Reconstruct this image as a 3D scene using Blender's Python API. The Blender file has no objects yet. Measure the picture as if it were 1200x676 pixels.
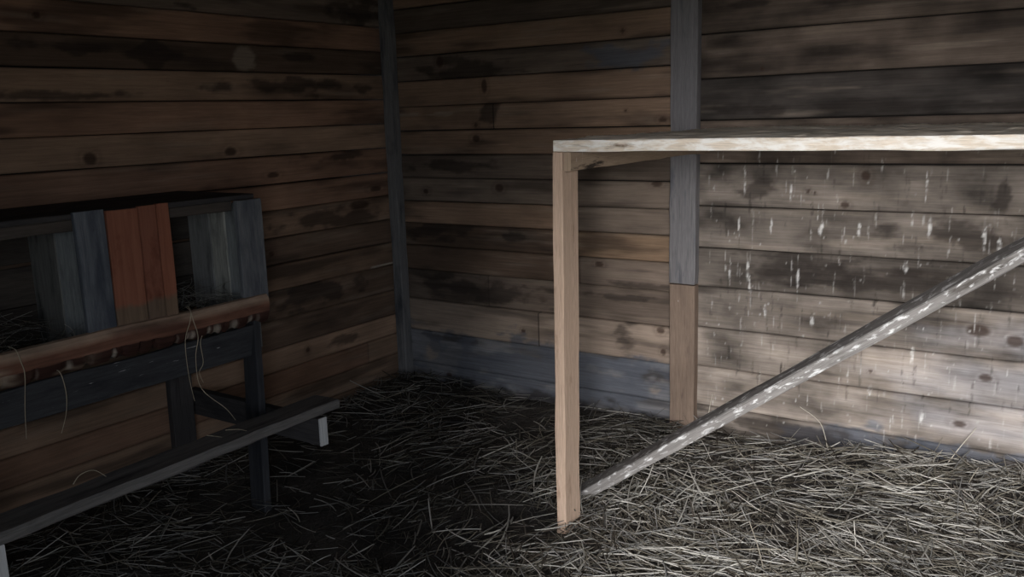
import bpy, bmesh, math, random
import numpy as np
from mathutils import Vector, Matrix, Quaternion

random.seed(11)
RNG = np.random.default_rng(11)
scene = bpy.context.scene
COL = scene.collection

# ------------------------------------------------------------------ tagging
def tag(o, label=None, cat=None, group=None, kind=None):
    if label: o['label'] = label
    if cat: o['category'] = cat
    if group: o['group'] = group
    if kind: o['kind'] = kind
    return o

def empty(name, loc=(0, 0, 0)):
    o = bpy.data.objects.new(name, None)
    o.empty_display_size = 0.05
    o.location = loc
    COL.objects.link(o)
    return o

def link(name, me, mat, parent=None):
    o = bpy.data.objects.new(name, me)
    me.materials.append(mat)
    COL.objects.link(o)
    if parent is not None:
        o.parent = parent
        o.matrix_parent_inverse = Matrix.Translation(-Vector(parent.location))
    return o

# ------------------------------------------------------------------ numpy noise
_P = np.random.default_rng(5).random((256, 256))
def vnoise(x, y, s=0):
    x = np.asarray(x, float) + s * 17.31; y = np.asarray(y, float) + s * 7.77
    xi = np.floor(x).astype(int); yi = np.floor(y).astype(int)
    fx = x - xi; fy = y - yi
    fx = fx * fx * (3 - 2 * fx); fy = fy * fy * (3 - 2 * fy)
    a = _P[xi % 256, yi % 256]; b = _P[(xi + 1) % 256, yi % 256]
    c = _P[xi % 256, (yi + 1) % 256]; d = _P[(xi + 1) % 256, (yi + 1) % 256]
    return (a * (1 - fx) + b * fx) * (1 - fy) + (c * (1 - fx) + d * fx) * fy
def fbm(x, y, s=0, o=4):
    t = 0; a = .5; n = 0
    for k in range(o):
        t = t + a * vnoise(x * 2 ** k, y * 2 ** k, s + k * 3); n += a; a *= .5
    return t / n
def sstep(a, b, x):
    t = np.clip((x - a) / (b - a), 0, 1)
    return t * t * (3 - 2 * t)

# ------------------------------------------------------------------ materials
def nodes_of(name):
    m = bpy.data.materials.new(name); m.use_nodes = True
    nt = m.node_tree
    b = nt.nodes['Principled BSDF']
    b.inputs['Roughness'].default_value = .85
    b.inputs['Specular IOR Level'].default_value = .2
    return m, nt, b
def mapping(nt, vec, scale, loc=(0, 0, 0)):
    mp = nt.nodes.new('ShaderNodeMapping')
    mp.inputs['Scale'].default_value = scale
    mp.inputs['Location'].default_value = loc
    nt.links.new(vec, mp.inputs['Vector'])
    return mp.outputs['Vector']
def noise(nt, vec, scale=1, detail=4, rough=.55, dist=0):
    n = nt.nodes.new('ShaderNodeTexNoise')
    n.inputs['Scale'].default_value = scale; n.inputs['Detail'].default_value = detail
    n.inputs['Roughness'].default_value = rough; n.inputs['Distortion'].default_value = dist
    nt.links.new(vec, n.inputs['Vector'])
    return n.outputs['Fac']
def ramp(nt, fac, stops):
    r = nt.nodes.new('ShaderNodeValToRGB')
    e = r.color_ramp.elements
    while len(e) < len(stops): e.new(.5)
    for k, (p, c) in enumerate(stops):
        e[k].position = p
        e[k].color = (*c, 1) if not isinstance(c, (int, float)) else (c, c, c, 1)
    nt.links.new(fac, r.inputs['Fac'])
    return r.outputs['Color']
def mix(nt, fac, a, b, mode='MIX'):
    m = nt.nodes.new('ShaderNodeMix'); m.data_type = 'RGBA'; m.blend_type = mode
    for s, v in ((0, fac), (6, a), (7, b)):
        if isinstance(v, (int, float)): m.inputs[s].default_value = v
        elif isinstance(v, tuple): m.inputs[s].default_value = (*v, 1)
        else: nt.links.new(v, m.inputs[s])
    return m.outputs[2]
def bump(nt, b, h, strength=.3, dist=.004):
    n = nt.nodes.new('ShaderNodeBump')
    n.inputs['Strength'].default_value = strength; n.inputs['Distance'].default_value = dist
    nt.links.new(h, n.inputs['Height']); nt.links.new(n.outputs['Normal'], b.inputs['Normal'])
def attr(nt, name):
    a = nt.nodes.new('ShaderNodeAttribute'); a.attribute_name = name
    return a

def wood(name, c1, c2, blotch=None, blotch_lo=.5, blotch_hi=.7, tint=True, speck=None, speck_lo=.64, speck_hi=.7, speck_scale=(14, 45, 1), bump_s=.35, cracks=.5):
    """sawn timber: grain along UV u, two tones, an optional blotch colour and an optional splash colour"""
    m, nt, b = nodes_of(name)
    uv = nt.nodes.new('ShaderNodeUVMap').outputs['UV']
    g = noise(nt, mapping(nt, uv, (4, 70, 1)), 1, 5, .6, .3)
    f = noise(nt, mapping(nt, uv, (18, 420, 1)), 1, 3, .6)
    col = mix(nt, ramp(nt, g, [(.3, 0), (.7, 1)]), c1, c2)
    col = mix(nt, 1.0, col, ramp(nt, f, [(.25, .72), (.75, 1.18)]), 'MULTIPLY')
    if cracks:
        cr = noise(nt, mapping(nt, uv, (2.5, 160, 1), (3, 9, 0)), 1, 3, .5, .2)
        col = mix(nt, 1.0, col, ramp(nt, cr, [(.27, 1 - cracks), (.36, 1)]), 'MULTIPLY')
    if blotch:
        bl = noise(nt, mapping(nt, uv, (3, 14, 1), (7, 2, 0)), 1, 5, .65)
        col = mix(nt, ramp(nt, bl, [(blotch_lo, 0), (blotch_hi, 1)]), col, blotch)
    if speck:
        sp = noise(nt, mapping(nt, uv, speck_scale, (1.7, 4.2, 0)), 1, 4, .6, .4)
        col = mix(nt, ramp(nt, sp, [(speck_lo, 0), (speck_hi, 1)]), col, speck)
    if tint:
        col = mix(nt, 1.0, col, attr(nt, 'tint').outputs['Color'], 'MULTIPLY')
    nt.links.new(col, b.inputs['Base Color'])
    bump(nt, b, mix(nt, .5, g, f), bump_s, .004)
    return m

def wall_material(name):
    m, nt, b = nodes_of(name)
    uv = nt.nodes.new('ShaderNodeUVMap').outputs['UV']
    g = noise(nt, mapping(nt, uv, (3, 90, 1)), 1, 5, .6, .4)
    f = noise(nt, mapping(nt, uv, (14, 460, 1)), 1, 3, .6)
    col = attr(nt, 'col').outputs['Color']
    col = mix(nt, 1.0, col, ramp(nt, g, [(.25, .74), (.75, 1.22)]), 'MULTIPLY')
    col = mix(nt, 1.0, col, ramp(nt, f, [(.25, .84), (.75, 1.14)]), 'MULTIPLY')
    nt.links.new(col, b.inputs['Base Color'])
    bump(nt, b, mix(nt, .5, g, f), .3, .004)
    return m

def attr_material(name, rough=.75):
    m, nt, b = nodes_of(name)
    b.inputs['Roughness'].default_value = rough
    nt.links.new(attr(nt, 'col').outputs['Color'], b.inputs['Base Color'])
    return m

M_WALL = wall_material('wall_planks')
M_STRAW = attr_material('straw', .6)
M_POST = wood('pale_post', (.64, .475, .365), (.53, .385, .29), blotch=(.26, .165, .11), blotch_lo=.58, blotch_hi=.72, cracks=.4, speck=(.16, .09, .055), speck_lo=.70, speck_hi=.74, speck_scale=(11, 30, 1))
M_DECKEDGE = wood('crusted_deck', (.80, .71, .60), (.66, .57, .47), blotch=(.20, .15, .11), blotch_lo=.60, blotch_hi=.68, speck=(.86, .84, .80), speck_lo=.42, speck_hi=.6)
M_DRIP = wood('dripped_rail', (.42, .32, .235), (.32, .235, .17), blotch=(.05, .038, .03), blotch_lo=.60, blotch_hi=.66, speck=(.72, .68, .62), speck_lo=.66, speck_hi=.72, speck_scale=(40, 6, 1))
M_DECK = wood('dirty_deck', (.48, .43, .37), (.34, .30, .25), blotch=(.07, .055, .045), speck=(.70, .68, .64), speck_lo=.55, speck_hi=.62)
M_BRACE = wood('splashed_brace', (.30, .285, .275), (.19, .18, .172), blotch=(.09, .08, .072), blotch_lo=.56, blotch_hi=.68, speck=(.72, .72, .72), speck_lo=.54, speck_hi=.66, speck_scale=(22, 60, 1))
M_STUD_TOP = wood('grey_stud', (.24, .232, .238), (.17, .163, .17), blotch=(.075, .08, .10), blotch_lo=.55, blotch_hi=.75)
M_STUD_LOW = wood('brown_stud', (.27, .20, .155), (.19, .14, .11), blotch=(.10, .075, .06), blotch_lo=.6, blotch_hi=.75, speck=(.5, .46, .42), speck_lo=.72, speck_hi=.76)
M_CORNER = wood('corner_post', (.23, .23, .235), (.16, .16, .165), blotch=(.06, .065, .075))
M_GREYBLUE = wood('weathered_grey', (.25, .26, .275), (.15, .16, .18), blotch=(.085, .094, .115), blotch_lo=.42, blotch_hi=.62)
M_GREYLIGHT = wood('weathered_light', (.42, .42, .40), (.28, .28, .27), blotch=(.09, .09, .09), blotch_lo=.5, blotch_hi=.7)
M_DARK = wood('dark_board', (.085, .08, .08), (.05, .047, .05), blotch=(.028, .028, .032), speck=(.35, .35, .36), speck_lo=.72, speck_hi=.75)
M_PERCH = wood('worn_perch', (.21, .20, .195), (.13, .125, .122), blotch=(.06, .056, .06))
M_WHITE = wood('white_bracket', (.62, .63, .64), (.50, .51, .52), blotch=(.3, .3, .3), blotch_lo=.7, blotch_hi=.8, cracks=.2)

def orange_material():
    m, nt, b = nodes_of('orange_stain')
    uvn = nt.nodes.new('ShaderNodeUVMap').outputs['UV']
    g = noise(nt, mapping(nt, uvn, (4, 60, 1)), 1, 5, .6, .3)
    col = mix(nt, ramp(nt, g, [(.3, 0), (.7, 1)]), (.37, .155, .10), (.27, .105, .068))
    bl = noise(nt, mapping(nt, uvn, (6, 10, 1)), 1, 4, .6)
    col = mix(nt, ramp(nt, bl, [(.55, 0), (.75, 1)]), col, (.16, .05, .03))
    # bare wood at the foot where the stain stops: object z height
    tc = nt.nodes.new('ShaderNodeTexCoord').outputs['Object']
    sx = nt.nodes.new('ShaderNodeSeparateXYZ'); nt.links.new(tc, sx.inputs[0])
    nz = noise(nt, mapping(nt, tc, (1, 30, 8)), 1, 3)
    ad = nt.nodes.new('ShaderNodeMath'); ad.operation = 'MULTIPLY_ADD'
    nt.links.new(nz, ad.inputs[0]); ad.inputs[1].default_value = .05; nt.links.new(sx.outputs['Z'], ad.inputs[2])
    msk = ramp(nt, ad.outputs[0], [(.905, 0), (.925, 1)])
    bare = mix(nt, ramp(nt, g, [(.3, 0), (.7, 1)]), (.24, .17, .12), (.15, .105, .075))
    col = mix(nt, msk, bare, col)
    col = mix(nt, 1.0, col, attr(nt, 'tint').outputs['Color'], 'MULTIPLY')
    nt.links.new(col, b.inputs['Base Color'])
    bump(nt, b, g, .35, .004)
    return m
M_ORANGE = orange_material()

def lip_material():
    m, nt, b = nodes_of('bark_edged_lip')
    uvn = nt.nodes.new('ShaderNodeUVMap').outputs['UV']
    g = noise(nt, mapping(nt, uvn, (3, 60, 1)), 1, 5, .6, .4)
    bl = noise(nt, mapping(nt, uvn, (5, 16, 1)), 1, 5, .65)
    c = attr(nt, 'col').outputs['Color']
    c = mix(nt, 1.0, c, ramp(nt, g, [(.25, .7), (.75, 1.25)]), 'MULTIPLY')
    c = mix(nt, 1.0, c, ramp(nt, bl, [(.35, .72), (.6, 1.1)]), 'MULTIPLY')
    nt.links.new(c, b.inputs['Base Color'])
    bump(nt, b, bl, .5, .006)
    return m
M_LIP = lip_material()

def soil_material():
    m, nt, b = nodes_of('trodden_litter')
    tc = nt.nodes.new('ShaderNodeTexCoord').outputs['Object']
    n1 = noise(nt, mapping(nt, tc, (3, 3, 3)), 1, 5, .6)
    n2 = noise(nt, mapping(nt, tc, (90, 40, 40)), 1, 4, .6, 1.5)
    col = mix(nt, ramp(nt, n1, [(.35, 0), (.65, 1)]), (.035, .032, .031), (.095, .086, .078))
    col = mix(nt, 1.0, col, ramp(nt, n2, [(.3, .5), (.7, 1.5)]), 'MULTIPLY')
    nt.links.new(col, b.inputs['Base Color'])
    bump(nt, b, n2, .8, .01)
    b.inputs['Roughness'].default_value = .95
    return m
M_SOIL = soil_material()

def yard_material():
    m, nt, b = nodes_of('yard_ground')
    tc = nt.nodes.new('ShaderNodeTexCoord').outputs['Object']
    n1 = noise(nt, mapping(nt, tc, (2, 2, 2)), 1, 6, .6)
    nt.links.new(ramp(nt, n1, [(.3, (.16, .13, .09)), (.7, (.26, .24, .14))]), b.inputs['Base Color'])
    bump(nt, b, n1, .5, .03)
    return m
M_YARD = yard_material()

def plain_wood_material():
    m, nt, b = nodes_of('rough_boarding')
    tc = nt.nodes.new('ShaderNodeTexCoord').outputs['Object']
    n1 = noise(nt, mapping(nt, tc, (2.5, 2.5, 2.5)), 1, 5, .6)
    n2 = noise(nt, mapping(nt, tc, (3, 90, 90)), 1, 4, .6)
    c = mix(nt, ramp(nt, n1, [(.35, 0), (.65, 1)]), (.07, .05, .038), (.14, .095, .065))
    c = mix(nt, 1.0, c, ramp(nt, n2, [(.3, .7), (.7, 1.2)]), 'MULTIPLY')
    nt.links.new(c, b.inputs['Base Color'])
    bump(nt, b, n2, .3, .004)
    return m
M_ROUGH = plain_wood_material()

# ------------------------------------------------------------------ boards
class Boards:
    """collects worn, slightly crooked boards into ONE mesh, UVs run along each board"""
    def __init__(s): s.v = []; s.f = []; s.uv = []; s.tint = []
    def board(s, p0, p1, wdir, w, t, seg=None, jit=.0012, tint=(1, 1, 1), ch=.003, wear=0, end_skew=0, ft=None):
        p0 = Vector(p0); p1 = Vector(p1); L = (p1 - p0).length
        u = (p1 - p0) / L
        wd = Vector(wdir); wd = (wd - wd.dot(u) * u).normalized(); td = u.cross(wd).normalized()
        seg = seg or max(2, int(L / .06))
        a, b2 = w / 2, t / 2
        ring = [(-a + ch, -b2), (0, -b2), (a - ch, -b2), (a, -b2 + ch), (a, b2 - ch), (a - ch, b2), (0, b2), (-a + ch, b2), (-a, b2 - ch), (-a, -b2 + ch)]
        n = len(ring)
        per = [0]
        for k in range(n):
            q = ring[(k + 1) % n]; r = ring[k]; per.append(per[-1] + math.hypot(q[0] - r[0], q[1] - r[1]))
        base = len(s.v); uo, vo = random.uniform(0, 50), random.uniform(0, 50)
        ph = random.uniform(0, 50)
        for i in range(seg + 1):
            f = i / seg
            c = p0 + (p1 - p0) * f
            for k, (x, y) in enumerate(ring):
                jx = (vnoise(f * L * 6 + ph, k * 3.1) - .5) * 2 * jit
                jy = (vnoise(f * L * 6 + ph, k * 3.1 + 40) - .5) * 2 * jit
                sk = end_skew * x / a * (1 if i == seg else 0)
                wr = 0
                if wear and abs(x) > a * .8:
                    wr = -wear * float(sstep(.55, .8, vnoise(f * L * 9 + ph, (x > 0) * 9.3))) * (1 if x > 0 else -1)
                s.v.append(c + wd * (x + jx + wr) + td * (y + jy) + u * sk)
        for i in range(seg):
            for k in range(n):
                k2 = (k + 1) % n
                s.f.append((base + i * n + k, base + i * n + k2, base + (i + 1) * n + k2, base + (i + 1) * n + k))
                u0, u1 = uo + i / seg * L, uo + (i + 1) / seg * L
                s.uv.append(((u0, vo + per[k]), (u0, vo + per[k + 1]), (u1, vo + per[k + 1]), (u1, vo + per[k])))
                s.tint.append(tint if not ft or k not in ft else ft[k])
        e0 = tuple(base + k for k in range(n))[::-1]; e1 = tuple(base + seg * n + k for k in range(n))
        s.f.append(e0); s.uv.append(tuple((uo + ring[k][0] * .3, vo + 3 + ring[k][1]) for k in range(n))[::-1]); s.tint.append(tuple(x * 1.1 for x in tint))
        s.f.append(e1); s.uv.append(tuple((uo + ring[k][0] * .3, vo + 3 + ring[k][1]) for k in range(n))); s.tint.append(tuple(x * 1.1 for x in tint))
        return s
    def build(s, name, mat, parent=None):
        me = bpy.data.meshes.new(name)
        me.from_pydata([tuple(v) for v in s.v], [], s.f)
        ul = me.uv_layers.new(name='UVMap')
        ul.data.foreach_set('uv', np.array([c for q in s.uv for c in q], float).ravel())
        ca = me.color_attributes.new('tint', 'FLOAT_COLOR', 'CORNER')
        ca.data.foreach_set('color', np.array([(*t, 1) for t, q in zip(s.tint, s.uv) for _ in q], float).ravel())
        me.update()
        return link(name, me, mat, parent)
def board(name, mat, parent, *a, **k):
    return Boards().board(*a, **k).build(name, mat, parent)

# ------------------------------------------------------------------ plank walls
BROWN = np.array((.218, .146, .102)); RED = np.array((.212, .128, .088)); DARKB = np.array((.085, .058, .042))
TAN = np.array((.26, .175, .115)); GREY = np.array((.16, .125, .10)); SLATE = np.array((.135, .135, .145))
PALE = np.array((.355, .303, .262)); UMBER = np.array((.13, .10, .08)); BLACKISH = np.array((.064, .055, .049))
DARK = np.array((.028, .022, .019)); BLUE = np.array((.105, .115, .14)); WHITE = np.array((.78, .76, .74)); KNOT = np.array((.045, .025, .017)); PTAG = np.array((.33, .27, .215))

def plank_wall(name, axis, ulo, uhi, du, zs, tones, knots, stains_and_light, drips, joints, facing, coarse=(), uend=None, grunge=.7):
    """axis 0: wall along x at y=0 facing -y; axis 1: wall along y at x=0 facing +x. ONE mesh of stacked planks."""
    us = np.arange(ulo, uhi + du * .5, du)
    if uend is not None: us = np.concatenate([us, np.linspace(uhi + .05, uend, 12)])
    us = np.unique(np.concatenate([us, np.array(list(coarse), float)])) if len(coarse) else us
    V = []; F = []; C = []; UV = []
    nv = 0; rs = np.random.default_rng(len(zs) * 7 + axis)
    for i in range(len(zs) - 1):
        z0, z1 = zs[i + 1], zs[i]
        gap = rs.uniform(.0055, .0085) if grunge > 1 else rs.uniform(.003, .007)
        rows = max(6, int((z1 - z0) / .0085))
        zz = np.linspace(z0 + gap / 2, z1 - gap / 2, rows + 1)
        off = rs.uniform(.000, .008)
        U, Z = np.meshgrid(us, zz, indexing='ij')
        sag = (fbm(us * .9, np.full_like(us, i * 3.7), 2, 2) - .5) * .006
        Zp = Z + sag[:, None] * 1.0
        D = off + (fbm(U * 1.2, Z * 7, i) - .5) * .004
        edge = np.minimum(Z - zz[0], zz[-1] - Z)
        D = D - .003 * (1 - sstep(0, .006, edge)) + .0
        # --- albedo
        seg_of = np.zeros_like(us, int)
        for ji, (jp, ju, jt) in enumerate(joints):
            if jp == i: seg_of += (us > ju)
        tl = tones[i]
        if not isinstance(tl, (list, tuple)): tl = [tl]
        col = np.zeros(U.shape + (3,))
        for k in range(len(tl)): col[seg_of == k] = tl[k]
        if len(tl) <= seg_of.max(): col[seg_of >= len(tl)] = tl[-1]
        big = fbm(U * 2.2 + i * 9.1, Z * 8 + i * 4.3, 1)
        col = col * (.72 + .56 * big)[..., None]
        st = fbm(U * 1.9 + i * 5.7, Z * 13 + i * 8.3, 4)
        k = sstep(.56, .76, st) * .6
        col = col * (1 - k[..., None]) + DARK * k[..., None]
        lt = sstep(.60, .78, fbm(U * 2.4 + i * 2.2, Z * 30, 9)) * .25
        col = col * (1 - lt[..., None]) + PTAG * lt[..., None]
        gr = fbm(U * 5 + i, Z * 9, 14, 7)
        col = col * np.clip(1 + grunge * (gr - .5), .15, 2)[..., None]
        for (ku, kz, ru, rz, kind) in stains_and_light:
            if kz < z0 - rz * 1.5 or kz > z1 + rz * 1.5: continue
            if kind in ('dark', 'pale', 'light') and not (z0 <= kz <= z1): continue
            wob = (fbm(U * 9, Z * 22, 6, 5) - .5) * 2.6
            r = np.sqrt(((U - ku) / ru) ** 2 + ((Z - kz) / rz) ** 2) + wob
            c, s = {'dark': (DARK, .68), 'pale': (PTAG, .75), 'blue': (BLUE, .8), 'painted_light': (np.array((.56, .54, .56)), .42), 'white': (WHITE, .6), 'light': (np.array((.55, .48, .40)), .95)}[kind]
            a = (1 - sstep(.5, 1.15, r)) * s
            if kind == 'painted_light': a = (1 - sstep(.1, 1.2, r - wob * .6)) * s
            if kind == 'light': a = (1 - sstep(.8, 1.1, np.maximum(abs(U - ku) / ru, abs(Z - kz) / rz) + wob * .3)) * s
            col = col * (1 - a[..., None]) + c * a[..., None]
        for (ku, kz, ru, rz) in knots:
            if not (z0 <= kz <= z1): continue
            r = np.sqrt(((U - ku) / ru) ** 2 + ((Z - kz) / rz) ** 2) * (1 + .35 * (fbm(U * 30, Z * 30, 3) - .5))
            a = (1 - sstep(.55, 1.05, r)) * .82 + (sstep(.9, 1.25, r) * (1 - sstep(1.25, 2.1, r))) * .22
            col = col * (1 - a[..., None]) + KNOT * a[..., None]
        for jp, ju, jt in joints:
            if jp == i:
                a = (1 - sstep(.001, .004, abs(U - ju))) * .9
                col = col * (1 - a[..., None]) + DARK * a[..., None]
        for (dx, dz, w, l, s, tone) in drips:
            if dz + l < z0 or dz - l > z1: continue
            i0, i1 = np.searchsorted(us, [dx - w * 2.5, dx + w * 2.5])
            if i1 <= i0: continue
            u_, z_ = U[i0:i1], Z[i0:i1]
            wobx = (fbm(z_ * 40, u_ * 5 + dx, 8) - .5) * w * 1.2
            r = np.sqrt(((u_ - dx + wobx) / w) ** 2 + ((z_ - dz) / l) ** 2)
            brk = sstep(.38, .62, fbm(u_ * 90, z_ * 70 + dx * 9, 2))
            a = (1 - sstep(.55, 1.0, r)) * s * (.12 + .88 * brk)
            col[i0:i1] = col[i0:i1] * (1 - a[..., None]) + np.array(tone) * a[..., None]
        col = np.clip(col, .006, .9)
        n_u, n_z = U.shape
        # front grid, then two return rows into the gaps
        Uf = np.concatenate([U[:, :1], U, U[:, -1:]], 1)
        Zf = np.concatenate([Zp[:, :1], Zp, Zp[:, -1:]], 1)
        Df = np.concatenate([np.full((n_u, 1), -.03), D, np.full((n_u, 1), -.03)], 1)
        Cf = np.concatenate([col[:, :1] * .8, col, col[:, -1:] * .8], 1)
        m = n_z + 2
        P = np.stack([Uf, -Df, Zf], -1) if axis == 0 else np.stack([Df, Uf, Zf], -1)
        V.append(P.reshape(-1, 3)); C.append(Cf.reshape(-1, 3)); UV.append(np.stack([Uf + i * 3.17, Zf + i * 1.3], -1).reshape(-1, 2))
        idx = np.arange(n_u * m).reshape(n_u, m) + nv
        q = np.stack([idx[:-1, :-1], idx[1:, :-1], idx[1:, 1:], idx[:-1, 1:]], -1).reshape(-1, 4)
        if axis == 1: q = q[:, ::-1] if facing < 0 else q
        F.append(q); nv += n_u * m
    # backing sheet behind the planks
    a0, a1, zb, zt = us[0], us[-1], zs[-1], zs[0]
    if axis == 0:
        bk = np.array([(a0, .03, zb), (a1, .03, zb), (a1, .03, zt), (a0, .03, zt), (a0, .06, zb), (a1, .06, zb), (a1, .06, zt), (a0, .06, zt)])
    else:
        bk = np.array([(-.03, a0, zb), (-.03, a1, zb), (-.03, a1, zt), (-.03, a0, zt), (-.06, a0, zb), (-.06, a1, zb), (-.06, a1, zt), (-.06, a0, zt)])
    V.append(bk); C.append(np.tile((.02, .017, .015), (8, 1))); UV.append(np.zeros((8, 2)))
    F.append(np.array([(0, 1, 2, 3), (5, 4, 7, 6), (0, 4, 5, 1), (3, 2, 6, 7), (1, 5, 6, 2), (0, 3, 7, 4)]) + nv)
    o = fast_mesh(name, np.concatenate(V), np.concatenate(F), np.concatenate(C), M_WALL, np.concatenate(UV))
    return o

def fast_mesh(name, V, F, C, mat, UV=None, parent=None, smooth=False):
    me = bpy.data.meshes.new(name)
    nV, nF, k = len(V), len(F), F.shape[1]
    me.vertices.add(nV); me.vertices.foreach_set('co', V.astype(np.float32).ravel())
    me.loops.add(nF * k); me.loops.foreach_set('vertex_index', F.astype(np.int32).ravel())
    me.polygons.add(nF); me.polygons.foreach_set('loop_start', np.arange(0, nF * k, k, dtype=np.int32))
    me.update(calc_edges=True)
    ca = me.color_attributes.new('col', 'FLOAT_COLOR', 'POINT')
    ca.data.foreach_set('color', np.concatenate([C, np.ones((nV, 1))], 1).astype(np.float32).ravel())
    if UV is not None:
        ul = me.uv_layers.new(name='UVMap')
        ul.data.foreach_set('uv', UV[F.ravel()].astype(np.float32).ravel())
    if smooth: me.polygons.foreach_set('use_smooth', np.ones(nF, bool))
    me.validate(); me.update()
    return link(name, me, mat, parent)

# back wall: the bay left of the stud
zsB = [2.40, 2.30, 2.185, 2.065, 1.940, 1.818, 1.690, 1.556, 1.430, 1.302, 1.180, 1.053, .933, .808, .674, .504, .325, .141, -.03]
tB = [BROWN, GREY, BROWN, UMBER * .75, BROWN * .95, [UMBER * .95], BROWN * .98, [BROWN * .95, BROWN * 1.08], BROWN * .9, UMBER * .8, GREY * .98,
      [BROWN * .98, GREY * .85], [DARKB * 1.1, TAN * .74], [DARKB * 1.1, UMBER * 1.05], [UMBER * .72, UMBER * .95], [GREY * 1.25, GREY * 1.5], SLATE * 1.05, SLATE * .95, SLATE * .8]
tB = [[q * 1.35 for q in (k if isinstance(k, list) else [k])] for k in tB[:len(zsB) - 1]]
jB = [(7, .69, 0), (11, 1.05, 0), (12, 1.16, 0), (13, 1.18, 0), (14, .62, 0), (15, .93, 0)]
kB = [(0.361, 1.781, 0.029, 0.037), (0.639, 1.644, 0.022, 0.044), (0.576, 1.45, 0.017, 0.013), (0.573, 1.385, 0.028, 0.022), (1.421, 1.854, 0.014, 0.012), (1.618, 1.456, 0.026, 0.016), (1.435, 1.503, 0.009, 0.008), (0.713, 1.134, 0.032, 0.026), (0.225, 1.106, 0.024, 0.019), (1.287, 0.78, 0.028, 0.017), (1.61, 0.486, 0.027, 0.02), (1.623, 0.384, 0.018, 0.02), (0.834, 0.399, 0.016, 0.013), (0.326, 0.089, 0.025, 0.019), (1.588, 1.17, 0.035, 0.016)]
sB = [(1.42, 1.746, 0.204, 0.056, 'blue'), (0.52, 1.738, 0.282, 0.045, 'dark'), (0.381, 1.245, 0.263, 0.032, 'dark'), (0.272, 0.895, 0.272, 0.051, 'dark'), (1.408, 0.451, 0.075, 0.108, 'dark'), (0.414, 0.300, 0.239, 0.023, 'dark'), (1.543, 0.256, 0.147, 0.037, 'dark'), (0.21, 0.197, 0.063, 0.058, 'pale'), (0.962, 0.120, 0.053, 0.009, 'pale'), (1.579, 0.189, 0.037, 0.025, 'pale'), (0.666, 1.521, 0.049, 0.057, 'dark'), (0.488, 0.582, 0.405, 0.073, 'dark'), (1.271, 0.627, 0.383, 0.021, 'dark'), (1.544, 0.690, 0.202, 0.016, 'dark'), (0.911, 0.167, 0.798, 0.178, 'blue'), (0.778, 0.918, 0.064, 0.061, 'dark'), (0.133, 1.513, 0.218, 0.012, 'pale'), (0.196, 0.654, 0.311, 0.03, 'dark'), (1.0, .02, .8, .06, 'dark')]  # low blue patch and slate rows: grey dirt plus cool light painted in
# back wall: the wider planks right of the stud
zsR = [2.40, 2.18, 1.995, 1.812, 1.625, 1.447, 1.262, 1.076, .890, .712, .523, .340, .155, -.03]
tR = [UMBER, UMBER, UMBER * .8, UMBER * .9, BLACKISH * .8, UMBER * .95, PALE * .50, PALE * .46, PALE * .36, PALE * .60, PALE * .80, PALE * .84, PALE * .5]
kR = [(2.968, 0.448, 0.030, 0.019), (2.496, 1.219, 0.023, 0.026), (2.27, 1.154, 0.012, 0.011), (2.298, 1.144, 0.008, 0.007), (3.058, 0.604, 0.037, 0.029), (2.89, 0.252, 0.031, 0.015), (2.065, 1.655, 0.008, 0.008), (2.547, 0.416, 0.012, 0.008), (2.42, 1.10, .02, .016), (2.93, .63, .05, .03)]
sR = [(2.98, 1.162, 0.022, 0.065, 'dark'), (2.469, 1.486, 0.529, 0.022, 'dark'), (1.939, 1.921, 0.185, 0.015, 'dark'), (2.323, 1.893, 0.116, 0.015, 'dark'), (2.785, 0.10, 0.55, 0.085, 'blue'), (2.183, 0.807, 0.239, 0.075, 'dark'), (3.05, 0.42, 0.55, 0.11, 'painted_light'), (3.0, 0.25, 0.50, 0.09, 'painted_light'), (3.1, .6, .4, .08, 'painted_light'), (2.1, .10, .35, .05, 'dark'), (2.05, 1.16, .1, .05, 'dark'), (2.5, .79, .4, .05, 'dark'), (2.85, .99, .25, .05, 'dark')]  # three pale lavender patches paint the daylight on the lower right boards
drips = []
for q in range(260):
    x = RNG.uniform(1.83, 3.25); z = RNG.uniform(.12, 1.36)
    drips.append((x, z, RNG.uniform(.002, .005), RNG.uniform(.012, .055), RNG.uniform(.10, .5), (.70, .69, .67)))
for q in range(230):
    drips.append((RNG.uniform(1.83, 3.25), RNG.uniform(.08, 1.25), RNG.uniform(.003, .006), RNG.uniform(.003, .008), RNG.uniform(.2, .65), (.70, .69, .67)))
for q in range(170):
    drips.append((RNG.uniform(1.83, 3.25), RNG.uniform(.3, 1.3), RNG.uniform(.003, .009), RNG.uniform(.02, .08), RNG.uniform(.25, .6), (.04, .035, .032)))
for (x, z, w, l) in [(2.02, .80, .008, .06), (2.03, .74, .006, .05), (1.94, .79, .005, .07), (1.98, .99, .006, .05), (2.12, 1.0, .006, .04), (2.33, 1.0, .011, .035), (2.48, 1.0, .009, .04), (2.24, .78, .008, .05), (2.66, .86, .012, .03), (2.74, 1.02, .008, .06), (2.93, 1.0, .008, .08), (2.98, .95, .010, .05), (2.30, .60, .010, .03), (2.10, .63, .008, .04), (2.72, 1.18, .005, .07), (2.0, 1.2, .006, .08), (2.2, 1.15, .006, .05), (2.7, .5, .009, .05), (2.55, .34, .01, .03), (2.75, .26, .01, .04)]:
    drips.append((x, z, w, l, .75, (.78, .77, .75)))

wl = plank_wall('wall_back', 0, 0.0, 1.746, .0065, zsB, tB, kB, sB, [], jB, 1)
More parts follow.
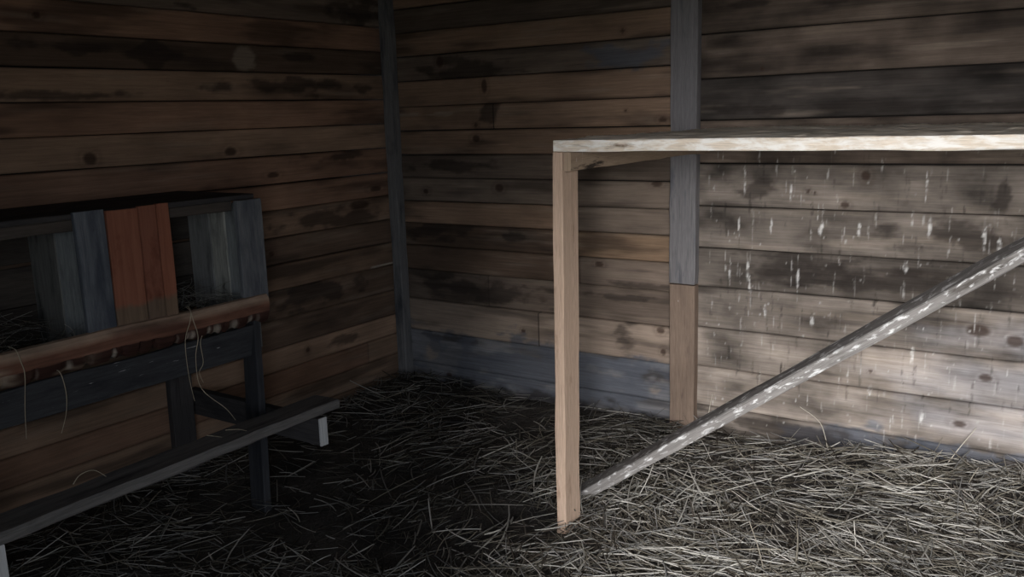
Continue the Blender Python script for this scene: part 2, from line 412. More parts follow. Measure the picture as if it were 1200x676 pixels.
# the right-hand bay is part of the same wall: join the two meshes
wr = plank_wall('wall_back_bay', 0, 1.752, 3.45, .0045, zsR, tR, kR, sR, drips, [], 1, uend=4.32, grunge=2.3)
def join(a, b):
    bm = bmesh.new(); bm.from_mesh(a.data); bm.from_mesh(b.data); bm.to_mesh(a.data); bm.free()
    me = b.data; bpy.data.objects.remove(b); bpy.data.meshes.remove(me)
join(wl, wr)
tag(wl, 'back plank wall of the shed, brown boards left of the stud and splashed pale boards right', 'wall', kind='structure')

zsL = [2.40, 2.25, 2.115, 1.975, 1.850, 1.727, 1.599, 1.472, 1.342, 1.210, 1.085, .952, .825, .698, .554, .413, .303, .184, .07, -.03]
tL = [RED, BROWN, UMBER, RED * 1.12, DARKB * 1.15, BROWN * 1.05, RED * 1.22, BROWN * 1.2, RED * .98, RED * 1.05, BROWN * .9, DARKB * 1.5, BROWN * .8, DARKB * 1.3, DARKB * 1.4, BROWN * 1.2, [RED * .85, BROWN * .95], BROWN * .85, BROWN * .7]
tL = [[q * 1.38 for q in (k if isinstance(k, list) else [k])] for k in tL[:len(zsL) - 1]]
jL = [(16, -.30, 0)]
kL = [(-1.763, 1.382, 0.035, 0.03), (-1.091, 1.374, 0.042, 0.025), (-1.904, 1.912, 0.021, 0.018), (-0.906, 0.879, 0.022, 0.017), (-0.729, 0.364, 0.018, 0.018), (-0.856, 1.253, 0.045, 0.017), (-0.297, 1.055, 0.099, 0.028), (-0.16, 1.130, 0.055, 0.019)]
sL = [(-0.973, 1.793, 0.059, 0.058, 'pale'), (-1.452, 1.784, 0.141, 0.047, 'dark'), (-1.861, 1.801, 0.254, 0.022, 'dark'), (-0.666, 1.811, 0.106, 0.026, 'dark'), (-1.819, 1.623, 0.298, 0.018, 'dark'), (-0.653, 1.67, 0.474, 0.039, 'dark'), (-0.397, 1.32, 0.256, 0.027, 'dark'), (-0.495, 1.0, 0.375, 0.05, 'dark'), (-0.698, 0.64, 0.356, 0.062, 'dark'), (-0.429, 0.35, 0.163, 0.03, 'dark'), (-0.175, 2.042, 0.206, 0.066, 'dark'), (-1.264, 2.0, 0.06, 0.02, 'dark'), (-.14, .708, .10, .007, 'light')]
wL = plank_wall('wall_left', 1, -2.75, 0.0, .0075, zsL, tL, kL, sL, [], jL, 1, coarse=(-4.0, -3.7, -3.4, -3.1, -2.9))
tag(wL, 'left plank wall of dark reddish brown boards behind the nest boxes', 'wall', kind='structure')

# ------------------------------------------------------------------ the rest of the room
XR, YF, ZC = 4.30, -4.0, 2.40
DOOR = dict(x0=3.0, x1=4.22, z1=2.02)
def box_bm(bm, lo, hi):
    vs = [bm.verts.new((x, y, z)) for z in (lo[2], hi[2]) for x, y in ((lo[0], lo[1]), (hi[0], lo[1]), (hi[0], hi[1]), (lo[0], hi[1]))]
    for q in ((3, 2, 1, 0), (4, 5, 6, 7), (0, 1, 5, 4), (1, 2, 6, 5), (2, 3, 7, 6), (3, 0, 4, 7)): bm.faces.new([vs[k] for k in q])
def struct(name, boxes, mat, label, cat):
    bm = bmesh.new()
    for lo, hi in boxes: box_bm(bm, lo, hi)
    me = bpy.data.meshes.new(name); bm.to_mesh(me); bm.free()
    return tag(link(name, me, mat), label, cat, kind='structure')
def planked(lo, hi, step, axis, gap=.004):
    out = []; a = lo[axis]
    while a < hi[axis] - 1e-4:
        b = min(hi[axis], a + step); l = list(lo); h = list(hi); l[axis] = a + gap / 2; h[axis] = b - gap / 2
        out.append((tuple(l), tuple(h))); a = b
    return out
struct('wall_right', planked((XR, YF, -.03), (XR + .03, .03, ZC), .15, 2) + [((XR + .03, YF, -.03), (XR + .05, .03, ZC))], M_ROUGH, 'right plank wall of the shed', 'wall')
fw = []
for lo, hi in [((-.06, YF - .03, -.03), (DOOR['x0'], YF, ZC)), ((DOOR['x1'], YF - .03, -.03), (XR + .05, YF, ZC)), ((DOOR['x0'], YF - .03, DOOR['z1']), (DOOR['x1'], YF, ZC))]:
    fw += planked(lo, hi, .15, 2)
    fw.append(((lo[0], YF - .05, lo[2]), (hi[0], YF - .03, hi[2])))
struct('wall_front', fw, M_ROUGH, 'front plank wall with the open doorway', 'wall')
fr = [((DOOR['x0'], YF - .06, -.02), (DOOR['x0'] + .05, YF + .02, DOOR['z1'])), ((DOOR['x1'] - .05, YF - .06, -.02), (DOOR['x1'], YF + .02, DOOR['z1'])), ((DOOR['x0'] + .05, YF - .06, DOOR['z1'] - .05), (DOOR['x1'] - .05, YF + .02, DOOR['z1']))]
struct('door_1', fr, M_ROUGH, 'timber frame of the open doorway', 'door frame')
struct('ceiling', planked((-.06, YF - .05, ZC), (XR + .05, .06, ZC + .03), .18, 1) + [((-.06, YF - .05, ZC + .03), (XR + .05, .06, ZC + .05))], M_ROUGH, 'boarded ceiling of the shed', 'ceiling')
struct('ground_outside', [((-14, -24, -.30), (18, YF - .05, -.12))], M_YARD, 'bare yard outside the doorway', 'ground')

# ------------------------------------------------------------------ floor and straw
def ground_h(x, y):
    x = np.asarray(x, float); y = np.asarray(y, float)
    h = .012 + .022 * fbm(x * 3, y * 3, 1, 3)
    h = h + .060 * sstep(2.0, 2.9, x) * sstep(-.75, -.05, y)
    h = h + .020 * sstep(-.5, -.05, y)
    h = h + .040 * np.exp(-(((x - .22) / .3) ** 2 + ((y + .35) / .35) ** 2))
    h = h + .012 * sstep(-1.3, -1.7, y) * sstep(1.2, 2.2, x)
    return h
gx = np.arange(-.02, XR + .02, .035); gy = np.arange(YF, .03, .035)
GX, GY = np.meshgrid(gx, gy, indexing='ij')
GZ = ground_h(GX, GY) - .012 + (vnoise(GX * 30, GY * 30) - .5) * .008
idx = np.arange(GX.size).reshape(GX.shape)
Fq = np.stack([idx[:-1, :-1], idx[1:, :-1], idx[1:, 1:], idx[:-1, 1:]], -1).reshape(-1, 4)
fl = fast_mesh('floor', np.stack([GX, GY, GZ], -1).reshape(-1, 3), Fq, np.full((GX.size, 3), .05), M_SOIL)
tag(fl, 'dark trodden earth floor under the straw', 'floor', kind='structure')

def straw_mesh(name, P, H, PI, L, Wd, CU, COLR, parent=None, mat=M_STRAW, rings=5, sag=None):
    """N stalks: centre P, heading H, pitch PI, length L, width Wd, sideways curve CU"""
    N = len(P); t = np.linspace(-.5, .5, rings)
    dx = np.cos(H) * np.cos(PI); dy = np.sin(H) * np.cos(PI); dz = np.sin(PI)
    sx, sy = -np.sin(H), np.cos(H)
    s = t[None, :] * L[:, None]; c = CU[:, None] * L[:, None] * (t[None, :] ** 2 * 4 - .33)
    X = P[:, 0:1] + dx[:, None] * s + sx[:, None] * c
    Y = P[:, 1:2] + dy[:, None] * s + sy[:, None] * c
    Z = P[:, 2:3] + dz[:, None] * s
    if sag is not None: Z = Z + sag[:, None] * L[:, None] * (t[None, :] ** 2 * 4 - .33)
    ang = np.array([0, 2.1, 4.2])[None, None, :] + RNG.uniform(0, 6, N)[:, None, None]
    taper = (1 - .35 * np.abs(t[None, :, None] * 2) ** 3)
    r = Wd[:, None, None] * .5 * taper
    ox = np.cos(ang) * r; oz = np.sin(ang) * r * .55
    VX = X[..., None] + sx[:, None, None] * ox; VY = Y[..., None] + sy[:, None, None] * ox; VZ = Z[..., None] + oz
    V = np.stack([VX, VY, VZ], -1).reshape(-1, 3)
    base = (np.arange(N) * rings * 3)[:, None, None]
    i = np.arange(rings - 1)[None, :, None]; k = np.arange(3)[None, None, :]; k2 = (k + 1) % 3
    F = np.stack([base + i * 3 + k, base + i * 3 + k2, base + (i + 1) * 3 + k2, base + (i + 1) * 3 + k], -1).reshape(-1, 4)
    Cc = np.repeat(COLR, rings * 3, 0) * np.tile(RNG.uniform(.85, 1.1, (N * rings, 1)), (1, 3)).reshape(-1, 1)
    return fast_mesh(name, V, F, np.clip(Cc, .005, .9), mat, parent=parent, smooth=True)

def straw_colors(n, pale=.35, dark=.3):
    a = RNG.random(n)
    base = np.array((.30, .275, .225))[None, :] * RNG.uniform(.6, 1.2, (n, 1))
    pal = np.array((.62, .60, .55))[None, :] * RNG.uniform(.8, 1.15, (n, 1))
    drk = np.array((.085, .072, .058))[None, :] * RNG.uniform(.5, 1.4, (n, 1))
    gre = np.array((.33, .325, .31))[None, :] * RNG.uniform(.6, 1.2, (n, 1))
    c = np.where((a < pale)[:, None], pal, base)
    c = np.where((a > 1 - dark)[:, None], drk, c)
    c = np.where(((a > pale) & (a < pale + .18))[:, None], gre, c)
    return c

def straw_bed():
    n = 36000; nb = 11000                                   # the last nb are the broad clean stalks on top
    x = RNG.uniform(.03, 4.2, n); y = RNG.uniform(-2.75, -.03, n); big = np.arange(n) >= n - nb
    # keep out of the area hidden under the camera's lower left, thin the mat to the left
    keep = RNG.random(n) < .42 + .58 * sstep(1.0, 2.1, x)
    clump = fbm(x * 2.6, y * 2.6, 12, 3)
    keep &= RNG.random(n) < (.30 + .25 * sstep(1.5, 2.3, x) + 1.0 * sstep(.34, .6, clump))
    x, y, big = x[keep], y[keep], big[keep]; n = len(x)
    H = fbm(x * 1.7, y * 1.7, 3, 2) * 9 + RNG.normal(0, .75, n)
    H = np.where(RNG.random(n) < .55, RNG.uniform(0, math.pi, n), H * .6)
    L = np.clip(RNG.gamma(4, .030, n), .035, .32)
    W = np.where(big, RNG.uniform(.0042, .0088, n), RNG.uniform(.0024, .0048, n))
    L = np.where(big, np.clip(L * 1.15, .05, .30), L)
    lay = np.where(big, .55 + .45 * RNG.random(n), .75 * RNG.random(n))
    PI = RNG.normal(0, .11, n)
    up = RNG.random(n) < .018
    PI = np.where(up, RNG.uniform(.35, 1.0, n), PI)
    L = np.where(up, L * .8, L)
    z = ground_h(x, y) + .002 + lay * .030 + np.abs(np.sin(PI)) * L * .32
    m = L * .5 * np.abs(np.cos(H)) + .01
    x = np.clip(x, m + .02, 4.27 - m)
    my = L * .5 * np.abs(np.sin(H)) + .028
    y = np.minimum(y, -my)
    # darker trampled litter low in the mat, painted shade towards the left, clean straw on top
    wet_and_shade = sstep(.45, .65, fbm(x * 1.6, y * 1.6, 21, 3)) * .6 + sstep(2.2, 1.0, x) * .7
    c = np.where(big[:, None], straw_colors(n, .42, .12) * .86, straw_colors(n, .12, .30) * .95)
    c = c * (1 - .84 * np.clip(wet_and_shade, 0, 1) * (1 - .5 * lay))[:, None]
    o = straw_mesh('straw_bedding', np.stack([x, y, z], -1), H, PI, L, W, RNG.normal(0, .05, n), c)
    return tag(o, 'loose bed of pale and dirty straw strewn over the whole floor', 'straw', kind='stuff')
straw_bed()

# ------------------------------------------------------------------ posts on the walls
st = empty('trim_1', (1.745, 0, 0))
Boards().board((1.742, -.0335, 2.39), (1.736, -.0335, .728), (1, 0, 0), .125, .047, tint=(1, 1, 1), wear=.003).build('upper_length', M_STUD_TOP, st)
Boards().board((1.736, -.0335, .722), (1.738, -.0335, .0), (1, 0, 0), .122, .047, wear=.003).build('lower_length', M_STUD_LOW, st)
st['label'] = 'broad grey stud on the back wall, brown in its lower third'; st['category'] = 'post'; st['kind'] = 'structure'
cp = board('trim_2', M_CORNER, None, (.045, -.045, 2.39), (.045, -.045, .0), (1, 0, 0), .062, .062, wear=.004)
tag(cp, 'slim dark grey post in the corner of the two plank walls', 'post', kind='structure')

# ------------------------------------------------------------------ roosting platform
def ro():
    t = empty('roosting_platform', (1.8, -1.2, 0))
    tag(t, 'crusted droppings-white board platform on a pale timber post against the back wall', 'platform')
    lab = board('leg', M_POST, t, (1.797, -1.150, 1.372), (1.779, -1.150, -.01), (1, 0, 0), .040, .105, wear=.002, jit=.002)
    board('leg', M_POST, t, (3.56, -1.150, 1.372), (3.56, -1.150, -.01), (1, 0, 0), .040, .105)
    board('side_rail', M_DRIP, t, (1.833, -1.197, 1.341), (1.833, -.012, 1.341), (0, 0, 1), .062, .026, wear=.004)
    board('side_rail', M_POST, t, (3.527, -1.197, 1.341), (3.527, -.012, 1.341), (0, 0, 1), .062, .026)
    y = -1.2; k = 0
    wd = [.118, .15, .14, .16, .145, .15, .15, .135]
    for w in wd:
        x0 = 1.779 + (0 if k == 0 else random.uniform(-.006, .012)); dz = 0 if k == 0 else random.uniform(-.003, .004)
        board('deck_board', M_DECKEDGE if k == 0 else M_DECK, t, (x0, y + w / 2, 1.3925 + dz), (3.60, y + w / 2, 1.3925 + dz), (0, 1, 0), w - .006, .037, seg=60, wear=.004, jit=.0018)
        y += w; k += 1
    # caked droppings on top of the boards
    ax = np.arange(1.802, 3.59, .0075); ay = np.arange(-1.192, -.03, .0085)
    AX, AY = np.meshgrid(ax, ay, indexing='ij')
    e = np.minimum(np.minimum(AX - ax[0], AY - ay[0]), np.minimum(ax[-1] - AX, ay[-1] - AY))
    hh = sstep(.34, .72, fbm(AX * 5, AY * 9, 31)) * .008 + (fbm(AX * 45, AY * 45, 7) - .42) * .007
    AZ = 1.4095 + hh * sstep(0, .02, e + .004) - .004 * (1 - sstep(0, .006, e))
    lum = fbm(AX * 6, AY * 7, 17); wt = sstep(.5, .65, fbm(AX * 20, AY * 20, 23))
    cc = np.array((.62, .55, .47)) * (.5 + 1.1 * lum)[..., None]
    cc = cc * (1 - wt * .7)[..., None] + np.array((.62, .58, .53)) * (wt * .7)[..., None]
    ii = np.arange(AX.size).reshape(AX.shape)
    FF = np.stack([ii[:-1, :-1], ii[1:, :-1], ii[1:, 1:], ii[:-1, 1:]], -1).reshape(-1, 4)
    d = fast_mesh('droppings_layer', np.stack([AX, AY, AZ], -1).reshape(-1, 3), FF, cc.reshape(-1, 3), M_STRAW, parent=t, smooth=True)
    d['label'] = 'caked droppings on the platform boards'
    return t
ro()

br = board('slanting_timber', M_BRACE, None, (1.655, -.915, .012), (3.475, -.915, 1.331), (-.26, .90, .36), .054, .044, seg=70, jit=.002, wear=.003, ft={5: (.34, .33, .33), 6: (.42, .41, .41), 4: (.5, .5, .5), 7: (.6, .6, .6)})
tag(br, 'grey droppings-splashed timber slanting from behind the pale post up to the right', 'timber')

# ------------------------------------------------------------------ nest boxes
def nest():
    t = empty('nest_box', (.3, -2.1, 0))
    tag(t, 'old board nest boxes with an orange front panel on the left plank wall', 'nest box')
    yr, yl = -1.40, -2.80
    # right end panel: upright boards
    b = Boards()
    for x0, x1, tn in ((.10, .24, (.75, .75, .78)), (.245, .34, (1.25, 1.25, 1.2)), (.345, .49, (.9, .95, 1.0))):
        b.board(((x0 + x1) / 2, yr - .012, 1.185), ((x0 + x1) / 2, yr - .012, .60), (1, 0, 0), x1 - x0, .02, tint=tn)
    b.build('side_panel', M_GREYLIGHT, t)
    b = Boards()
    for x0, x1, tn in ((.10, .28, (.6, .6, .6)), (.285, .49, (1.05, 1.12, 1.2))):
        b.board(((x0 + x1) / 2, -2.085, 1.185), ((x0 + x1) / 2, -2.085, .725), (1, 0, 0), x1 - x0, .02, tint=tn)
    b.build('divider', M_GREYLIGHT, t)
    b = Boards()
    for x0, x1 in ((.10, .29), (.295, .49)):
        b.board(((x0 + x1) / 2, yl + .012, 1.185), ((x0 + x1) / 2, yl + .012, .60), (1, 0, 0), x1 - x0, .02)
    b.build('side_panel', M_DARK, t)
    b = Boards()
    for k, z in enumerate((.80, .945, 1.10)):
        b.board((.09, yl, z), (.09, yr, z), (0, 0, 1), .143, .018, tint=((.8,) * 3, (1.2,) * 3, (.9,) * 3)[k])
    b.build('back_panel', M_ROUGHB, t)
    b = Boards()
    for x in (.18, .30, .42): b.board((x, yl + .03, .715), (x, yr - .03, .715), (1, 0, 0), .116, .018)
    b.build('floor_panel', M_DARK, t)
    b = Boards()
    for x0, x1 in ((.030, .19), (.193, .35), (.353, .505)):
        b.board(((x0 + x1) / 2, yl - .01, 1.2155), ((x0 + x1) / 2, yr + .002, 1.2155), (1, 0, 0), x1 - x0, .019, wear=.003)
    b.build('top_panel', M_DARK, t)
    board('header', M_UMBERB, t, (.486, yl, 1.186), (.486, -1.503, 1.186), (0, 0, 1), .038, .022, wear=.002)
    board('corner_stile', M_GREYBLUE, t, (.515, -1.441, 1.205), (.515, -1.441, .775), (0, 1, 0), .122, .024, wear=.004)
    board('front_slat', M_GREYBLUE, t, (.513, -2.098, 1.230), (.516, -2.098, .790), (0, 1, 0), .105, .022, wear=.002, tint=(.8, .84, .9))
    b = Boards()
    b.board((.514, -1.978, 1.222), (.514, -1.981, .800), (0, 1, 0), .118, .02, tint=(1, 1, 1), wear=.0015)
    b.board((.514, -1.882, 1.226), (.514, -1.885, .800), (0, 1, 0), .068, .02, tint=(.92, .92, .95), wear=.0015)
    b.board((.514, -1.820, 1.228), (.514, -1.823, .800), (0, 1, 0), .052, .02, tint=(1.05, 1.02, 1), wear=.0015)
    b.build('front_panel', M_ORANGE, t)['label'] = 'orange stained front panel'
    # the lip: a waney-edged slab with gnawed notches along its lower edge
    n = 220; ys = np.linspace(-2.82, -1.400, n)
    prof = [(.004, .817, 0), (.020, .825, 1), (.036, .822, 1), (.046, .808, 1), (.048, .785, 2), (.046, .765, 2), (.045, .757, 2), (.043, .752, 3), (.038, .732, 3), (.030, .720, 3), (.018, .708, 4), (.002, .712, 4)]
    m = len(prof); V = np.zeros((n, m, 3)); C = np.zeros((n, m, 3))
    bites = [(-2.43, .018), (-2.33, .016), (-2.24, .018), (-2.17, .02), (-2.09, .016), (-2.02, .022), (-1.97, .012), (-1.90, .018), (-1.83, .016), (-1.76, .02), (-1.70, .014), (-1.655, .018), (-1.60, .014), (-1.55, .018), (-1.49, .016), (-1.44, .018), (-2.55, .02), (-2.65, .02)]
    bites = [(q + random.uniform(-.02, .02), w * random.uniform(.45, 1.3)) for q, w in bites]
    bite = sum(random.uniform(.4, 1) * np.exp(-((ys - q) / w) ** 2) for q, w in bites); bite = np.clip(bite, 0, 1)
    chip = sstep(.3, .6, bite) * sstep(.25, .5, vnoise(ys * 60, ys * 0 + 3))
    wav = (fbm(ys * 3, ys * 0, 4) - .5)
    for k, (dx, z, zone) in enumerate(prof):
        dep = {0: 0, 1: .003, 2: .004, 3: .008, 4: .010}[zone]
        nn = (fbm(ys * 9, np.full(n, k * 2.1), 5) - .5)
        V[:, k, 0] = .500 + dx + nn * dep - (.010 * bite if zone >= 3 else 0)
        V[:, k, 1] = ys
        V[:, k, 2] = z + wav * .010 + nn * dep + (.012 * bite if zone == 4 else (.006 * bite if zone == 3 else 0))
        bare = np.array((.42, .30, .225)); rust = np.array((.215, .105, .072)); bark = np.array((.060, .028, .022)); tip = np.array((.44, .38, .32))
        base = {0: bare, 1: bare, 2: rust, 3: bark, 4: bark * 1.3}[zone][None, :] * np.ones((n, 1))
        # peeled patch towards the far left end, bark islands elsewhere
        peel = sstep(.45, .62, fbm(ys * 5, np.full(n, k * .6 + 2), 8)) * (zone in (1, 2, 3)) * sstep(-2.10, -2.3, ys)
        base = base * (1 - peel[:, None]) + np.array((.42, .33, .25)) * peel[:, None]
        if zone in (1, 2):
            p2 = sstep(.5, .68, fbm(ys * 3, np.full(n, k * .5 + 7), 3)) * .7
            base = base * (1 - p2[:, None]) + bark * 1.6 * p2[:, None]
        if zone == 4 or (zone == 3 and z < .735):
            base = base * (1 - (chip * .9)[:, None]) + tip * (chip * .9)[:, None]
        C[:, k] = base
    idx = np.arange(n * m).reshape(n, m)
    F = []
    for i in range(n - 1):
        for k in range(m):
            k2 = (k + 1) % m
            F.append((idx[i, k], idx[i + 1, k], idx[i + 1, k2], idx[i, k2]))
    caps = []
    V2 = V.reshape(-1, 3); C2 = C.reshape(-1, 3); extraV = []; extraC = []
    for i, rev in ((0, False), (n - 1, True)):
        ci = len(V2) + len(extraV); extraV.append(V[i].mean(0)); extraC.append((.36, .24, .16))
        for k in range(m):
            k2 = (k + 1) % m
            q = (idx[i, k], idx[i, k2], ci, ci)
            F.append(q if not rev else (idx[i, k2], idx[i, k], ci, ci))
    V2 = np.concatenate([V2, np.array(extraV)]); C2 = np.concatenate([C2, np.array(extraC)])
    UV = np.concatenate([np.stack([V[..., 1], np.broadcast_to(np.arange(m) * .02, (n, m))], -1).reshape(-1, 2), np.zeros((2, 2))])
    me = bpy.data.meshes.new('lip_board')
    faces = [tuple(dict.fromkeys(int(a) for a in f)) for f in F]
    me.from_pydata([tuple(v) for v in V2], [], faces)
    ul = me.uv_layers.new(name='UVMap'); li = np.array([l.vertex_index for l in me.loops]); ul.data.foreach_set('uv', UV[li].astype(np.float32).ravel())
    ca = me.color_attributes.new('col', 'FLOAT_COLOR', 'POINT'); ca.data.foreach_set('color', np.concatenate([C2, np.ones((len(C2), 1))], 1).astype(np.float32).ravel())
    o = link('lip_board', me, M_LIP, t)
    o['label'] = 'bark-edged brown lip board with gnawed lower edge'
    board('lower_rail', M_RAIL, t, (.508, -2.80, .640), (.508, -1.437, .644), (0, 0, 1), .122, .022, wear=.003, jit=.002)
    # legs
    board('leg', M_LEG, t, (.448, -1.418, .80), (.650, -1.610, -.01), (1, -.15, 0), .100, .030, wear=.003)
    board('leg', M_DARK, t, (.125, -1.555, .70), (.125, -1.570, -.01), (0, 1, 0), .105, .035)
    board('leg', M_DARK, t, (.448, -2.76, .80), (.50, -2.82, -.01), (1, -.15, 0), .100, .030)
    return t
M_ROUGHB = wood('nest_back', (.085, .072, .062), (.055, .046, .040), blotch=(.03, .026, .024))
M_UMBERB = wood('nest_header', (.115, .098, .088), (.08, .068, .06), blotch=(.05, .043, .04))
M_RAIL = wood('blue_black_rail', (.07, .073, .08), (.042, .044, .05), blotch=(.024, .026, .032), speck=(.42, .42, .43), speck_lo=.67, speck_hi=.71, speck_scale=(9, 70, 1))
M_LEG = wood('grey_leg', (.060, .062, .070), (.036, .038, .044), blotch=(.022, .024, .03))
nest()

# landing bench in front of the nests
def bench():
    t = empty('landing_bench', (.75, -2.0, 0))
    tag(t, 'long worn grey landing plank on white-ended brackets below the nest boxes', 'bench')
    b = Boards()
    b.board((.745, -1.315, .3805), (.785, -2.86, .3805), (1, 0, 0), .142, .038, seg=40, jit=.002, wear=.005, ch=.007, end_skew=0)
    b.build('plank', M_PERCH, t)
    for y in (-1.425, -2.665):
        r = board('bracket', M_DARK, t, (.016, y, .302), (.828, y, .302), (0, 0, 1), .112, .038)
        c = Boards().board((.8285, y, .302), (.8345, y, .302), (0, 0, 1), .113, .039, seg=1, ch=.002, jit=.0005).build('painted_end', M_WHITE, r)
        c['label'] = 'white painted bracket end'
        c.parent = r; c.matrix_parent_inverse = r.matrix_world.inverted()
    return t
bench()

# straw inside the two nests
def nest_straw(y0, y1, n, label):
    y = RNG.uniform(y0 + .05, y1 - .05, n); x = RNG.uniform(.16, .475, n)
    edge = np.minimum(y - y0, y1 - y)
    lay = RNG.random(n)
    z = .735 + lay * .14 * sstep(0, .15, edge + .05)
    H = RNG.uniform(0, math.pi, n); L = np.clip(RNG.gamma(4, .025, n), .04, .20)
    my = L * .55 * np.abs(np.sin(H)); y = np.clip(y, y0 + my + .012, y1 - my - .012)
    mx = L * .55 * np.abs(np.cos(H)); x = np.clip(x, .11 + mx, .495 - mx)
    PI = RNG.normal(0, .25, n)
    z = np.maximum(z, .728 + np.abs(np.sin(PI)) * L * .55)
    o = straw_mesh('nest_straw', np.stack([x, y, z], -1), H, PI, L, RNG.uniform(.0018, .0032, n), RNG.normal(0, .16, n), straw_colors(n, .25, .35) * .8)
    return tag(o, label, 'straw', kind='stuff')
nest_straw(-2.07, -1.425, 520, 'tangled nest straw in the box right of the orange panel')
nest_straw(-2.78, -2.10, 420, 'dark nest straw in the box left of the grey slat')

# single stalks caught on the boxes
def stalk(name, pts, r, label, col=(.46, .40, .30), group=None):
    """one bent stalk of straw swept along a smooth line through pts"""
    P = [Vector(p) for p in pts]
    path = []
    for i in range(len(P) - 1):
        a = P[max(0, i - 1)]; b = P[i]; c = P[i + 1]; d = P[min(len(P) - 1, i + 2)]
        for k in range(6):
            t = k / 6
            path.append(.5 * ((2 * b) + (c - a) * t + (2 * a - 5 * b + 4 * c - d) * t * t + (3 * b - a - 3 * c + d) * t ** 3))
    path.append(P[-1])
    V = []; F = []; m = 5
    for i, p in enumerate(path):
        tg = (path[min(i + 1, len(path) - 1)] - path[max(i - 1, 0)]).normalized()
        n1 = tg.cross(Vector((.3, .9, .2))).normalized(); n2 = tg.cross(n1)
        rr = r * (1 - .5 * i / len(path))
        for k in range(m):
            a = 2 * math.pi * k / m
            V.append(p + n1 * math.cos(a) * rr + n2 * math.sin(a) * rr)
    for i in range(len(path) - 1):
        for k in range(m):
            F.append((i * m + k, i * m + (k + 1) % m, (i + 1) * m + (k + 1) % m, (i + 1) * m + k))
    V = np.array([tuple(v) for v in V])
    o = fast_mesh(name, V, np.array(F), np.tile(col, (len(V), 1)), M_STRAW, smooth=True)
    return tag(o, label, 'straw stalk', group)
G = 'straw stalks caught on the nest box lip'
stalk('straw_stalk', [(.49, -1.74, .835), (.545, -1.765, .828), (.560, -1.783, .79), (.560, -1.811, .723), (.556, -1.808, .592), (.560, -1.797, .491)], .0020, 'pale stalk hanging straight down left of two others below the right nest', group=G)
stalk('straw_stalk', [(.48, -1.74, .83), (.545, -1.767, .828), (.562, -1.769, .79), (.560, -1.755, .726), (.557, -1.772, .648), (.560, -1.763, .531), (.60, -1.695, .440), (.66, -1.70, .404)], .0021, 'longest hanging stalk, bending onto the landing plank below the right nest', group=G)
stalk('straw_stalk', [(.520, -1.70, .728), (.548, -1.739, .700), (.545, -1.733, .622), (.542, -1.752, .588), (.545, -1.741, .545)], .0017, 'short wavy stalk hanging right of the longest one below the right nest', group=G)
stalk('straw_stalk', [(.50, -2.40, .832), (.545, -2.402, .828), (.562, -2.400, .792), (.560, -2.393, .746), (.556, -2.405, .638), (.560, -2.415, .545)], .0020, 'stalk hanging straight from the peeled end of the lip board', group=G)
stalk('straw_stalk', [(.50, -2.28, .720), (.548, -2.277, .727), (.556, -2.269, .656), (.556, -2.278, .586), (.555, -2.301, .525)], .0018, 'second hanging stalk right of the one at the peeled lip end', group=G)
G2 = 'straw stalks on the landing plank'
stalk('straw_stalk', [(.700, -2.36, .4025), (.690, -2.33, .420), (.700, -2.29, .424), (.735, -2.27, .4025)], .0018, 'arched stalk on the dark end of the landing plank', group=G2)
stalk('straw_stalk', [(.700, -1.86, .4030), (.735, -1.852, .403), (.765, -1.845, .4030)], .0018, 'short stalk lying across the middle of the landing plank', group=G2)
stalk('straw_stalk', [(.715, -1.79, .4030), (.755, -1.765, .405), (.790, -1.755, .4025)], .0016, 'thin stalk lying on the plank under the hanging straw', group=G2)
G3 = 'tall stalks leaning on the back wall'
for pts, lab in [([(2.42, -.12, .09), (2.36, -.03, .17), (2.27, -.022, .225)], 'arched stalk leaning on the pale wall left of the other two'),
                 ([(2.86, -.10, .10), (2.90, -.06, .17), (2.95, -.022, .25)], 'upright stalk leaning on the pale wall at the far right'),
                 ([(1.86, -.06, .06), (1.866, -.04, .15), (1.872, -.022, .22)], 'pale stalk upright against the foot of the grey and brown stud')]:
    stalk('straw_stalk', pts, .0021, lab, col=(.6, .56, .48), group=G3)

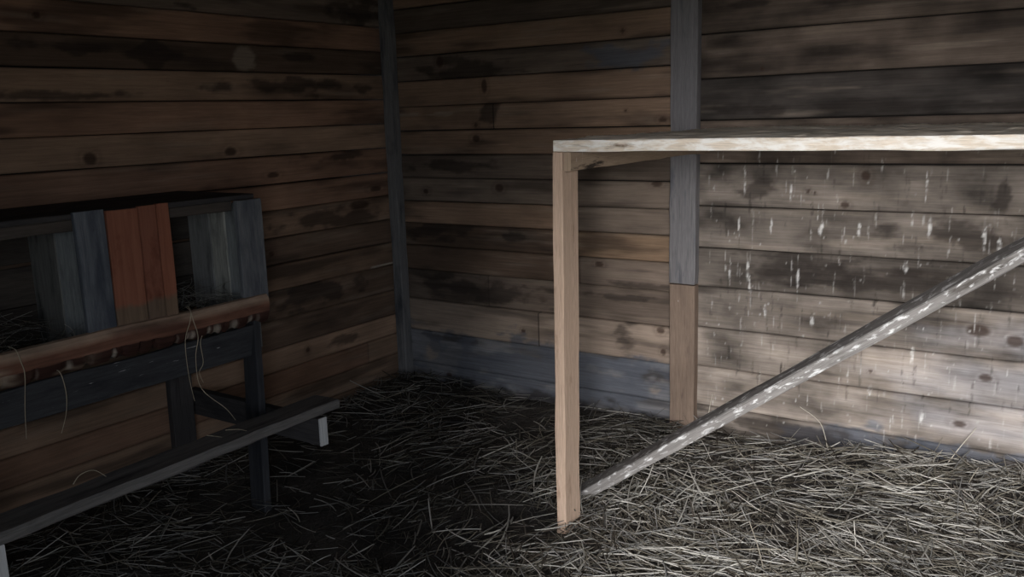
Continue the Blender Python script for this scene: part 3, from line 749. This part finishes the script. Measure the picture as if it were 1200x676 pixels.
# ------------------------------------------------------------------ daylight
w = bpy.data.worlds.new('sky'); scene.world = w; w.use_nodes = True
nt = w.node_tree; bg = nt.nodes['Background']
bg.inputs['Color'].default_value = (.84, .91, 1.0, 1); bg.inputs['Strength'].default_value = 7.5
def portal(name, loc, sx, sy, direction):
    pl = bpy.data.lights.new(name, 'AREA'); pl.shape = 'RECTANGLE'
    pl.size = sx; pl.size_y = sy; pl.cycles.is_portal = True
    po = bpy.data.objects.new(name, pl); COL.objects.link(po)
    po.location = loc; po.rotation_euler = Vector(direction).to_track_quat('-Z', 'Y').to_euler()
portal('doorway_portal', ((DOOR['x0'] + DOOR['x1']) / 2, YF - .07, DOOR['z1'] / 2), DOOR['x1'] - DOOR['x0'], DOOR['z1'], (0, 1, 0))
sl = bpy.data.lights.new('low_sun_haze', 'SUN'); sl.energy = 10.5; sl.angle = math.radians(36); sl.color = (1.0, .965, .94)
so = bpy.data.objects.new('low_sun_haze', sl); COL.objects.link(so)
so.location = (5, -9, 4)
so.rotation_euler = Vector((-.275, 1, -.275)).to_track_quat('-Z', 'Y').to_euler()

# ------------------------------------------------------------------ camera
cam = bpy.data.cameras.new('camera'); cam.sensor_width = 36; cam.lens = 31.53
cam.clip_start = .02
co = bpy.data.objects.new('camera', cam); COL.objects.link(co)
yaw, pitch, roll = -0.605977, -0.191654, -0.032096
cy, sy, cpi, spi, cr, sr = math.cos(yaw), math.sin(yaw), math.cos(pitch), math.sin(pitch), math.cos(roll), math.sin(roll)
f = Vector((sy * cpi, cy * cpi, spi)); r0 = Vector((cy, -sy, 0)); u0 = r0.cross(f)
r = cr * r0 + sr * u0; u = -sr * r0 + cr * u0
co.matrix_world = Matrix(((r.x, u.x, -f.x, 3.365), (r.y, u.y, -f.y, -3.75), (r.z, u.z, -f.z, 1.5), (0, 0, 0, 1)))
scene.camera = co

vs = scene.view_settings
vs.view_transform = 'Standard'; vs.look = 'None'; vs.gamma = 1; vs.use_curve_mapping = False
vs.exposure = 0.0
